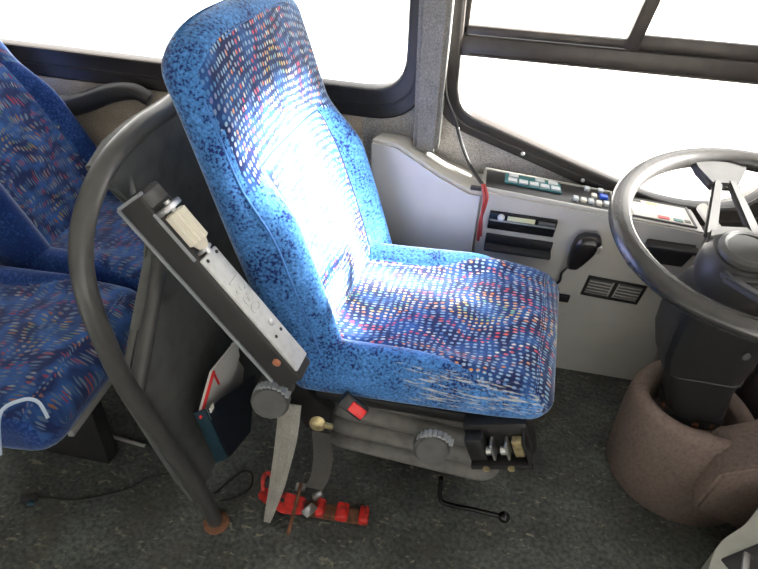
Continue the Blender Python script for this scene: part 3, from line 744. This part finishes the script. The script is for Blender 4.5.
# ================================================================== PASSENGER BENCH
ben = empty('passenger_bench', (-1.27,.64,0), 'blue dotted passenger bench seat with shade in its fabric colour behind the partition by the left window', 'seat')
for yb, ax0, ln in ((.235,.02,.80), (.725,.12,.88)):
    build_backrest(ben, M['fabric_shaded'], (ax0,0,.40), math.radians(27), ln, .475, .12, yb, top_drop=.12, seam_t=.66, N=120, NT=56, top_narrow=.14)
    build_cushion(ben, M['fabric_shaded'], -.03, .54, .475, .455, .475, .13, .13, yb, bol=.02, N=120, NT=48, wear_on=False, r=.06)
bm = bmesh.new(); add_box(bm, (.20,.50,.365), (.42,.86,.05), None, .008); fr_ = from_bm('frame', bm, M['black'], ben)
bm = bmesh.new(); add_prism(bm, [Vector(v)-ben.location for v in ((-0.8120,0.7406,0.3850), (-0.7992,0.7436,0.3850), (-0.7938,0.9207,0.4000), (-0.8116,0.9235,0.4000))], (0,0,-.02), .001); from_bm('edge_trim', bm, M['strip'], fr_)
for yb in (.30, .84):
    bm = bmesh.new(); add_box(bm, (.2,yb,.17), (.34,.05,.34), None, .006); from_bm('leg', bm, M['black'], ben)
bm = bmesh.new(); add_tube(bm, [Vector(v)-ben.location for v in ((-0.8394,0.6011,0.4700), (-0.8435,0.6424,0.5450), (-0.8217,0.6807,0.5500), (-0.7964,0.6905,0.5400), (-0.7675,0.6720,0.5200))], .004, n=6); from_bm('piping', bm, M['piping_pale'], ben)
bm = bmesh.new(); add_tube(bm, [Vector(v)-ben.location for v in ((-1.2820,1.6000,0.7677), (-1.1853,1.6000,0.8013), (-1.0978,1.6000,0.8361), (-1.0211,1.6000,0.8480), (-0.9770,1.6000,0.8290))], lambda t: .036-.016*t, n=14); from_bm('armrest', bm, M['black'], ben)

# ================================================================== FLOOR CABLE
bm = bmesh.new(); q = Vector((-1.0432,0.7633,0.0080))
add_tube(bm, [Vector(v)-q for v in ((-1.0297,0.7695,0.0080), (-0.9956,0.7794,0.0050), (-0.9278,0.7893,0.0040), (-0.8581,0.8213,0.0040), (-0.8036,0.8565,0.0040), (-0.7659,0.8986,0.0040), (-0.7039,0.9267,0.0040), (-0.6131,0.8940,0.0040))], .0035, n=8)
cb = from_bm('floor_cable', bm, M['cable'], None); cb.location = q
tag(cb, 'thin black cable with a plug end lying across the floor at lower left', 'cable')
bm = bmesh.new(); add_box(bm, (0,0,.004), (.045,.022,.018), Matrix.Rotation(.5,3,'Z'), .004); pgs = from_bm('plug', bm, M['black'], cb)
bm = bmesh.new(); add_box(bm, (.012,-.012,.004), (.016,.012,.012), Matrix.Rotation(.5,3,'Z'), .002); from_bm('plug_tip', bm, M['teal'], pgs)
bm = bmesh.new(); q = Vector((-0.5698,0.8902,0.0050))
add_tube(bm, [Vector(v)-q for v in ((-0.5698,0.8902,0.0050), (-0.5472,0.9351,0.0050), (-0.5208,0.9748,0.0060), (-0.4906,0.9749,0.0060), (-0.4799,0.9306,0.0050), (-0.5060,0.8920,0.0050), (-0.5451,0.8734,0.0050))], .003, n=8)
cb2 = from_bm('wire_loop', bm, M['cable'], None); cb2.location = q
tag(cb2, 'thin black wire loop on the floor between partition foot and red anchor', 'wire')

# ================================================================== SIDE CONSOLE
con = empty('side_console', (.3,1.60,0), "pale grey painted side console along the wall under the driver's window", 'console')
def CL(v): return Vector(v)-con.location
# main body: cross-section in YZ extruded along X
xa, xb = .03, .625
sec = [(1.645,0), (1.64,.09), (1.48,.742), (1.50,.742), (1.648,.730), (1.648,0)]
bm = bmesh.new()
A = [bm.verts.new(CL((xa,y,z))) for y, z in [(1.655,.0), (1.640,.0), (1.480,.742), (1.641,.734)]]
B = [bm.verts.new(CL((xb+.08*(1-z/.742),y,z-(.040 if z > .5 else 0)))) for y, z in [(1.655,.0), (1.640,.0), (1.484,.742), (1.641,.728)]]
for i in range(4): bm.faces.new((A[i], A[(i+1)%4], B[(i+1)%4], B[i]))
bm.faces.new(A[::-1]); bm.faces.new(B)
bmesh.ops.bevel(bm, geom=list(bm.edges), offset=.006, segments=2, affect='EDGES')
from_bm('console_body', bm, M['paint'], con)
# sloping ledge to the left of it
top = [(-0.2863,1.5300,0.8227), (-0.2526,1.5300,0.8214), (-0.2154,1.5250,0.8197), (-0.0876,1.5000,0.7600), (-0.0001,1.4800,0.7314), (0.0295,1.4800,0.7329)]
zt = [v[2] for v in top]; xt = [v[0] for v in top]
bm = bmesh.new()
F = [bm.verts.new(CL(v)) for v in top]; Bk = [bm.verts.new(CL((v[0]+.01,1.645,v[2]-.022))) for v in top]
F0 = [bm.verts.new(CL((v[0],1.60,0))) for v in top]; B0 = [bm.verts.new(CL((v[0],1.645,0))) for v in top]
n = len(top)
for i in range(n-1):
    bm.faces.new((F[i],F[i+1],Bk[i+1],Bk[i])); bm.faces.new((F0[i],F0[i+1],F[i+1],F[i])); bm.faces.new((B0[i+1],B0[i],Bk[i],Bk[i+1]))
    bm.faces.new((F0[i+1],F0[i],B0[i],B0[i+1]))
bm.faces.new((F[0],Bk[0],B0[0],F0[0])); bm.faces.new((F[-1],F0[-1],B0[-1],Bk[-1]))
es = [e for e in bm.edges if (e.verts[0] in F and e.verts[1] in F)]
bmesh.ops.bevel(bm, geom=es, offset=.010, segments=4, affect='EDGES')
from_bm('sloping_ledge', bm, M['paint'], con, angle=30)

def on_top(u, v, h=0):    # u along console 0..1, v from front 0..1
    a = Vector((xa,1.480,.742)); b = Vector((xb,1.484,.702)); c_ = Vector((xa,1.641,.734)); d = Vector((xb,1.641,.688))
    p = a.lerp(b, u).lerp(c_.lerp(d, u), v); nn = (b-a).cross(c_-a).normalized()
    return CL(p+nn*h), frame_from(b-a, c_-a)
def top_box(bm, u0, u1, v0, v1, h0, h1, bev=.001):
    p, ax_ = on_top((u0+u1)/2, (v0+v1)/2, (h0+h1)/2)
    w = (on_top(u1,.5)[0]-on_top(u0,.5)[0]).length; d = (on_top(.5,v1)[0]-on_top(.5,v0)[0]).length
    add_box(bm, p, (w,d,abs(h1-h0)), ax_, bev)
bm = bmesh.new(); top_box(bm, .015,.60,.10,.88,.0,.004,.001); cp = from_bm('switch_panel', bm, M['ctrl'], con)
bm = bmesh.new()
top_box(bm, .005,.61,.88,.93,.0,.008,.001); top_box(bm, .005,.61,.04,.09,.0,.006,.001); top_box(bm, .605,.63,.04,.93,0,.008,.001)
from_bm('panel_rim', bm, M['paint'], cp)
bm = bmesh.new(); top_box(bm, .10,.365,.40,.80,.004,.010,.002); kp = from_bm('key_bezel', bm, M['teal_key'], cp)
for k in range(5):
    u = .115+k*.05
    bm = bmesh.new(); top_box(bm, u, u+.042, .42,.56,.010,.015,.001); from_bm('key', bm, M['pale_key'], kp)
for k in range(4):
    if k == 1: continue
    u = .118+k*.062
    bm = bmesh.new(); top_box(bm, u, u+.044, .62,.76,.010,.015,.001); from_bm('key', bm, M['pale_key'], kp)
for u, v, mt in ((.415,.22,'pale_key'),(.45,.20,'cream'),(.485,.22,'pale_key'),(.52,.20,'cream'),(.555,.24,'pale_key'),(.545,.52,'blue_lens'),(.505,.48,'cream'),(.48,.75,'pale_key'),(.545,.78,'pale_key')):
    bm = bmesh.new(); top_box(bm, u, u+(.036 if mt == 'blue_lens' else .024), v, v+.13, .004,.014,.002); from_bm('switch', bm, M[mt], cp)
bm = bmesh.new(); top_box(bm, .69,.955,.14,.86,.0,.004,.001); lp = from_bm('label_plate', bm, M['cream'], con)
bm = bmesh.new(); top_box(bm, .68,.965,.86,.89,.0,.008,.001); top_box(bm, .68,.965,.11,.14,.0,.006,.001); top_box(bm, .955,.965,.12,.88,0,.007,.001); from_bm('plate_rim', bm, M['knob_grey'], lp)
for u0_, u1_, v, mt in ((.80,.85,.22,'red_bright'), (.70,.745,.74,'knob_grey'), (.77,.82,.72,'brass'), (.87,.91,.22,'teal_key'), (.92,.945,.24,'knob_grey')):
    bm = bmesh.new(); top_box(bm, u0_, u1_, v, v+.09, .004,.0055,0); from_bm('label_mark', bm, M[mt], lp, False)

# things on the console face
fx = Vector((1,0,0)); fz = (Vector((0,1.48,.742))-Vector((0,1.64,0))).normalized(); fnrm = Vector((0,-fz.z,fz.y)); fax = frame_from(fx, -fnrm)   # x, into the face, up the face
def FP(v, h=0): return Vector(v)+fnrm*h
# radio
c0 = Vector((0.1553,1.5021,0.6493))
rad = empty('radio', FP(c0), 'black slot-in radio with pale yellow display in the console face', 'radio')
bm = bmesh.new(); add_box(bm, fax@Vector((0,-.004,0)), (.185,.02,.060), fax, .003); rb = from_bm('radio_body', bm, M['black_gloss'], rad)
bm = bmesh.new(); add_box(bm, fax@Vector((-.005,-.016,.020)), (.075,.006,.013), fax, .001); from_bm('display', bm, M['yellow_lcd'], rb)
bm = bmesh.new(); add_lathe(bm, fax@Vector((-.060,-.013,.020)), fnrm, [(0,.010),(.008,.009),(.010,.006)], n=18); from_bm('volume_knob', bm, M['pale_key'], rb)
bm = bmesh.new(); add_box(bm, fax@Vector((.065,-.015,.018)), (.045,.005,.012), fax, .001); from_bm('button_row', bm, M['knob_grey'], rb)
bm = bmesh.new(); add_box(bm, fax@Vector((0,-.016,.007)), (.180,.006,.003), fax, .001); from_bm('bezel_line', bm, M['edge_grey'], rb)
# storage tray under the radio
ct = Vector((0.1593,1.5220,0.5674))
tr = empty('storage_tray', FP(ct), 'black open storage tray in the console face below the radio', 'tray')
bm = bmesh.new(); add_box(bm, fax@Vector((0,-.004,.0)), (.19,.016,.056), fax, .003); from_bm('tray_body', bm, M['black'], tr)
bm = bmesh.new(); add_box(bm, fax@Vector((0,-.022,-.010)), (.19,.03,.012), fax, .003); from_bm('tray_lip', bm, M['arm_grey'], tr)
# microphone with cord
mc = Vector((0.3307,1.5125,0.6065))
mic = empty('hand_microphone', FP(mc, .008), 'black hand microphone hanging on the console face beside the radio', 'microphone')
bm = bmesh.new(); mrows = []
for z_, hw, hd in ((-.062,.012,.010),(-.055,.019,.016),(-.035,.026,.020),(-.005,.034,.024),(.025,.038,.026),(.040,.036,.024),(.050,.027,.018),(.054,.014,.010)):
    mrows.append([bm.verts.new(fax@Vector((x*.92+z_*.20,-.028+y,z_*1.12))) for x, y in rr_ring(hw,hd,hd*.75,28)])
for r0, r1 in zip(mrows, mrows[1:]):
    for k in range(28): bm.faces.new((r0[k], r0[(k+1)%28], r1[(k+1)%28], r1[k]))
bm.faces.new(mrows[0][::-1]); bm.faces.new(mrows[-1])
mb = from_bm('microphone_body', bm, M['black_gloss'], mic)
bm = bmesh.new(); add_box(bm, fax@Vector((.032,-.046,.030)), (.022,.010,.026), fax, .004); from_bm('grille', bm, M['steel'], mb)
bm = bmesh.new(); add_tube(bm, [fax@Vector(p) for p in ((-.016,-.022,-.060),(-.022,-.018,-.085),(-.030,-.014,-.115),(-.026,-.010,-.150),(-.034,-.008,-.170))], .0035, n=8); from_bm('cord', bm, M['cable'], mic)
bm = bmesh.new(); add_box(bm, FP(Vector((0.3271,1.5681,0.3778)), .006)-Vector(FP(mc)), (.05,.012,.03), fax, .003); from_bm('cord_clip', bm, M['black'], mic)
# vent grille
vc = Vector((0.4647,1.5520,0.4440))
ven = empty('air_vent', FP(vc), 'black slatted rectangular air vent low on the console face', 'vent')
vax = frame_from(fx+fz*(-.05), -fnrm)
bm = bmesh.new(); add_box(bm, vax@Vector((0,-.005,0)), (.165,.006,.082), vax, .001); vb = from_bm('backing', bm, M['black'], ven)
bm = bmesh.new()
for dx, dz, w, h in ((0,.038,.17,.008),(0,-.038,.17,.008),(-.081,0,.008,.084),(.081,0,.008,.084),(0,0,.010,.08)):
    add_box(bm, vax@Vector((dx,-.011,dz)), (w,.010,h), vax, .001)
from_bm('frame', bm, M['black'], vb)
for k in range(5):
    for sx in (-.043,.043):
        bm = bmesh.new(); add_box(bm, vax@Vector((sx,-.011,-.026+k*.013)), (.066,.006,.005), vax@Matrix.Rotation(.4,3,'X'), .001); from_bm('slat', bm, M['knob_grey'], vb)
# cup pocket at the right
kc = Vector((0.5539,1.5079,0.6252))
cup = empty('cup_pocket', FP(kc), 'black flip-down pocket on the console face seen through the steering wheel', 'pocket')
bm = bmesh.new(); wpts = [fax@Vector(p) for p in ((-.064,.0,.034),(.064,.0,.034),(.048,.0,-.034),(-.058,.0,-.034))]
add_prism(bm, wpts, fnrm*.03, .003); kb = from_bm('pocket_body', bm, M['black'], cup)
bm = bmesh.new(); add_box(bm, fax@Vector((0,-.028,.030)), (.135,.022,.012), fax, .003); from_bm('lid', bm, M['arm_grey'], kb)
# cables at the left end of the console
q = Vector((0.0440,1.4700,0.7642))
bm = bmesh.new(); add_tube(bm, [Vector(v)-q for v in ((0.0331,1.4700,0.7656), (0.0461,1.4600,0.7368), (0.0457,1.4650,0.7034), (0.0402,1.4800,0.6433), (0.0440,1.5000,0.5716))], .0045, n=10)
add_tube(bm, [Vector(v)-q for v in ((0.0278,1.4650,0.7673), (0.0391,1.4550,0.7323), (0.0404,1.4600,0.6867), (0.0498,1.4800,0.5986))], .003, n=8)
rc = from_bm('red_cable', bm, M['redwire'], None); rc.location = q; tag(rc, 'red cable hanging down between the ledge and the radio', 'cable')
q = Vector((-0.1102,1.6400,0.9452))
bm = bmesh.new(); add_tube(bm, [Vector(v)-q for v in ((-0.1205,1.6200,1.0300), (-0.1046,1.6200,0.9387), (-0.0717,1.6200,0.8723), (-0.0429,1.6180,0.8030), (-0.0120,1.6000,0.7539), (0.0156,1.5300,0.7512), (0.0341,1.4750,0.7573))], .005, n=8)
bc_ = from_bm('black_cable', bm, M['cable'], None); bc_.location = q; tag(bc_, 'black cable running down the carpeted wall beside the pillar', 'cable')
bm = bmesh.new(); add_box(bm, Vector((0.0140,1.4750,0.7483))-q, (.03,.012,.012), None, .003); from_bm('connector', bm, M['black'], bc_)

# ================================================================== STEERING WHEEL
WC = Vector((.552,1.100,.92)); wn = Vector((-.015,-.18,1)).normalized(); WR = .255
st = empty('steering_wheel', WC, 'black two-spoke steering wheel with worn glossy rim at the right', 'steering wheel')
wx = Vector((1,0,0)); wx = (wx-wn*wx.dot(wn)).normalized(); wy = wn.cross(wx)
def WP(a, r, h=0): return wx*math.cos(a)*r+wy*math.sin(a)*r+wn*h
bm = bmesh.new(); add_tube(bm, [WP(2*PI*k/72, WR) for k in range(72)], .0212, n=16, closed=True, smooth=False); rim = from_bm('rim', bm, M['wheel'], st, angle=None)
hubh = -.055
tgt = Vector((0.5823,1.4500,0.9075))
SA = math.radians(97)
for base in (SA, SA+PI):
    def SP(u, w, h): return WP(base, u, h)+WP(base+PI/2, w)
    bm = bmesh.new()
    poly = [SP(.252,-.066,.006), SP(.252,.066,.006), SP(.215,.050,.0), SP(.170,.032,-.012), SP(.170,-.032,-.012), SP(.215,-.050,.0)]
    add_prism(bm, poly, -wn*.022, .007, 3)
    sp_ = from_bm('spoke', bm, M['spoke'], st)
    for sg in (-1, 1):
        bm = bmesh.new()
        poly = [SP(.185, sg*.024, -.006), SP(.185, sg*.004, -.006), SP(.06, sg*.034, hubh), SP(.06, sg*.060, hubh)]
        add_prism(bm, poly, -wn*.016, .004, 2); from_bm('spoke_strut', bm, M['spoke'], sp_)
    bm = bmesh.new(); add_prism(bm, [SP(.085,-.045,hubh+.006), SP(.085,.045,hubh+.006), SP(.04,.06,hubh), SP(.04,-.06,hubh)], -wn*.02, .005); from_bm('spoke_root', bm, M['spoke'], sp_)
bm = bmesh.new(); add_lathe(bm, wn*(hubh-.075), wn, [(0,.07),(.03,.078),(.06,.076),(.078,.066),(.084,.062)], n=48); hb = from_bm('hub', bm, M['black'], st)
bm = bmesh.new(); add_lathe(bm, wn*(hubh+.008), wn, [(0,.056),(.010,.054),(.016,.046),(.014,.040),(.012,.040),(.013,.02)], n=40); from_bm('horn_cap', bm, M['spoke'], hb)
for k in range(2):
    a0 = math.radians(205+k*130)
    bm = bmesh.new(); add_tube(bm, [WP(a0+math.radians(j), WR) for j in range(3)], .0218, n=16, smooth=False); from_bm('rim_joint', bm, M['wheel'], rim)

# ================================================================== STEERING COLUMN AND PEDESTAL
clm = empty('steering_column', (.70,1.28,0), 'black plastic steering column shroud between the wheel and the brown carpeted pedestal', 'steering column')
def KL(v): return Vector(v)-clm.location
def box_loft(bm, secs, N=40):
    rows = []
    for c_, hw, hd, cr in secs:
        rows.append([bm.verts.new(KL(Vector(c_)+Vector((x,y,0)))) for x, y in rr_ring(hw,hd,cr,N)])
    for r0, r1 in zip(rows, rows[1:]):
        for k in range(N): bm.faces.new((r0[k], r0[(k+1)%N], r1[(k+1)%N], r1[k]))
    bm.faces.new(rows[0][::-1]); bm.faces.new(rows[-1])
hubw = WC+wn*(hubh-.074)
bm = bmesh.new(); box_loft(bm, [((.648,1.285,.44),.095,.085,.03), ((.640,1.28,.50),.105,.095,.03), ((.632,1.27,.58),.105,.095,.03), ((.618,1.245,.64),.098,.090,.035), ((.595,1.20,.73),.080,.080,.05), (tuple(hubw),.066,.066,.06)])
us = from_bm('upper_shroud', bm, M['black'], clm, angle=28)
bm = bmesh.new(); box_loft(bm, [((.692,1.285,.26),.068,.070,.04), ((.688,1.287,.30),.074,.076,.04), ((.668,1.292,.39),.080,.08,.03), ((.655,1.287,.44),.088,.082,.03)])
ls = from_bm('lower_shroud', bm, M['black'], clm, angle=28)
bm = bmesh.new(); box_loft(bm, [((.655,1.287,.436),.094,.086,.03), ((.655,1.287,.446),.094,.086,.03)]); from_bm('shroud_seam', bm, M['knob_grey'], us, angle=28)
bm = bmesh.new(); box_loft(bm, [((.69,1.285,.27),.080,.082,.06), ((.69,1.285,.295),.080,.082,.06)]); cl_ = from_bm('clamp_ring', bm, M['black'], clm, angle=28)
for k in range(5):
    a0 = math.radians(200+k*32); bm = bmesh.new(); p = KL(Vector((.69,1.285,.283))+Vector((math.cos(a0)*.080, math.sin(a0)*.082, 0)))
    add_lathe(bm, p, (math.cos(a0),math.sin(a0),0), [(0,.009),(.005,.009),(.007,.006)], n=12); from_bm('bolt', bm, M['rust'], cl_)
bm = bmesh.new(); p = KL(Vector((.69,1.172,.565))); add_lathe(bm, p, (.3,-1,.1), [(0,.010),(.004,.010),(.006,.006)], n=14); from_bm('screw', bm, M['knob_grey'], us)
bm = bmesh.new(); add_cyl(bm, KL(Vector((.60,1.19,.79))), KL((0.5784,1.4600,0.7843)), .010, .013); from_bm('turn_signal_stalk', bm, M['ivory'], clm)

ped = empty('column_pedestal', (.738,1.272,0), 'mauve-brown carpeted pedestal wrapped round the foot of the steering column', 'pedestal')
def DL(v): return Vector(v)-ped.location
bm = bmesh.new(); N = 64; prof = [(0,.188),(.02,.194),(.10,.190),(.22,.178),(.30,.166),(.318,.156),(.324,.142),(.318,.128),(.29,.118),(.22,.112)]
rows = []
for h, r in prof:
    row = []
    for i in range(N):
        t = 2*PI*i/N; x, y = r*math.cos(t)*1.05, r*math.sin(t)*.95
        row.append(bm.verts.new(Vector((x-.05*h/.37, y, h-.06*max(0, math.cos(t))*h/.37))))
    rows.append(row)
for r0, r1 in zip(rows, rows[1:]):
    for k in range(N): bm.faces.new((r0[k], r0[(k+1)%N], r1[(k+1)%N], r1[k]))
bm.faces.new(rows[0][::-1]); bm.faces.new(rows[-1])
from_bm('carpet_wrap', bm, M['pad'], ped, angle=60)
bm = bmesh.new()
w = [DL(v) for v in ((0.6513,1.1000,0.2158), (0.6408,1.1000,0.3911), (0.6675,1.1400,0.4260), (0.7401,1.1600,0.5106))]
add_prism(bm, [Vector((-.055,-.215,.15)), Vector((-.03,-.20,.28)), Vector((.20,-.16,.37)), Vector((.26,-.12,.37)), Vector((.26,-.14,.09)), Vector((.10,-.22,.09))], (.02,.16,0), .009, 3)
bmesh.ops.translate(bm, vec=(.0,-.03,.012), verts=bm.verts); from_bm('wrap_flap', bm, M['pad'], ped, angle=60)

# ================================================================== DASHBOARD (beyond the console) AND NEAR MOULDING
dsh = empty('dashboard', (1.1,1.5,0), 'dark brown dashboard end under the windscreen, seen between wheel spokes', 'dashboard')
def SL(v): return Vector(v)-dsh.location
bm = bmesh.new(); add_prism(bm, [SL((.90,y,z)) for y, z in ((1.64,0), (1.50,0), (1.44,.40), (1.40,.62), (1.42,.74), (1.64,.72))], (.40,0,0), .012)
db = from_bm('dash_body', bm, M['dash'], dsh)
bm = bmesh.new(); add_prism(bm, [(x,-.75,z) for x, z in ((1.32,.0), (1.32,.70), (1.40,1.22), (1.50,1.275), (1.70,1.10), (1.70,0))], (0,2.38,0), .012); struct(from_bm('sun_block_cowl', bm, M['dash'], None))  # unseen cowl, added to keep the sun off the cushion
for k, zz in enumerate((.60,.66,.715)):
    bm = bmesh.new(); add_box(bm, SL((1.10,1.385+.012*k,zz)), (.38,.02,.012), None, .003); from_bm('trim_strip', bm, M['arm_grey'], db)
eng = empty('engine_cover', (.85,.78,0), 'pale grey rounded floor moulding with a dark slot at the lower right corner', 'moulding')
def EL(v): return Vector(v)-eng.location
out = rounded_poly([((0.6051,0.7761,0.3000)[0]-.04,(0.6051,0.7761,0.3000)[1]-.10), ((0.6433,0.8438,0.3000)[0],(0.6433,0.8438,0.3000)[1]), ((0.7273,0.9089,0.3000)[0],(0.7273,0.9089,0.3000)[1]), ((0.7692,0.9808,0.3000)[0]+.04,(0.7692,0.9808,0.3000)[1]+.04), (1.25,.99), (1.25,.45), (.62,.45)], .05, 6)
bm = bmesh.new(); add_prism(bm, [EL((x,y,0)) for x, y in out], (0,0,.30), .022, 4); eb = from_bm('cover_body', bm, M['engine'], eng)
so = (0.6761,0.8222,0.3020)
bm = bmesh.new(); add_box(bm, EL((so[0]+.05,so[1]-.01,.303)), (.15,.075,.008), Matrix.Rotation(.55,3,'Z'), .003); sl = from_bm('slot', bm, M['black'], eb)
bm = bmesh.new(); add_box(bm, EL((so[0]+.01,so[1]-.03,.309)), (.014,.075,.010), Matrix.Rotation(-.35,3,'Z'), .003); from_bm('chrome_edge', bm, M['steel'], sl)

# ================================================================== LIGHT
w = bpy.data.worlds.new('World'); S.world = w; w.use_nodes = True
bg = w.node_tree.nodes['Background']; bg.inputs[0].default_value = (1.0,.985,.96,1); bg.inputs[1].default_value = 3.2
sun = bpy.data.lights.new('Sun', 'SUN'); sun.energy = 120; sun.angle = math.radians(4.5); sun.color = (1,.97,.92)
so_ = bpy.data.objects.new('Sun', sun); COL.objects.link(so_)
az, el = math.radians(7), math.radians(24)
dirv = -Vector((math.cos(az)*math.cos(el), math.sin(az)*math.cos(el), math.sin(el)))
so_.rotation_euler = dirv.to_track_quat('-Z', 'Y').to_euler()

# ================================================================== CAMERA
cam = bpy.data.cameras.new('Camera'); co = bpy.data.objects.new('Camera', cam); COL.objects.link(co)
yaw, pitch, roll = math.radians(9), math.radians(37), math.radians(3.5)
d = Vector((-math.sin(yaw)*math.cos(pitch), math.cos(yaw)*math.cos(pitch), -math.sin(pitch)))
rt = Vector((math.cos(yaw), math.sin(yaw), 0)); up = rt.cross(d)
r2 = rt*math.cos(roll)+up*math.sin(roll); u2 = -rt*math.sin(roll)+up*math.cos(roll)
mw = Matrix((r2, u2, -d)).transposed().to_4x4(); mw.translation = (0,0,1.5)
co.matrix_world = mw
cam.sensor_width = 36; cam.lens = 600/758*36; cam.clip_start = .02
S.camera = co
S.view_settings.view_transform = 'Standard'; S.view_settings.look = 'None'; S.view_settings.gamma = 1
S.view_settings.use_curve_mapping = False; S.view_settings.exposure = 0
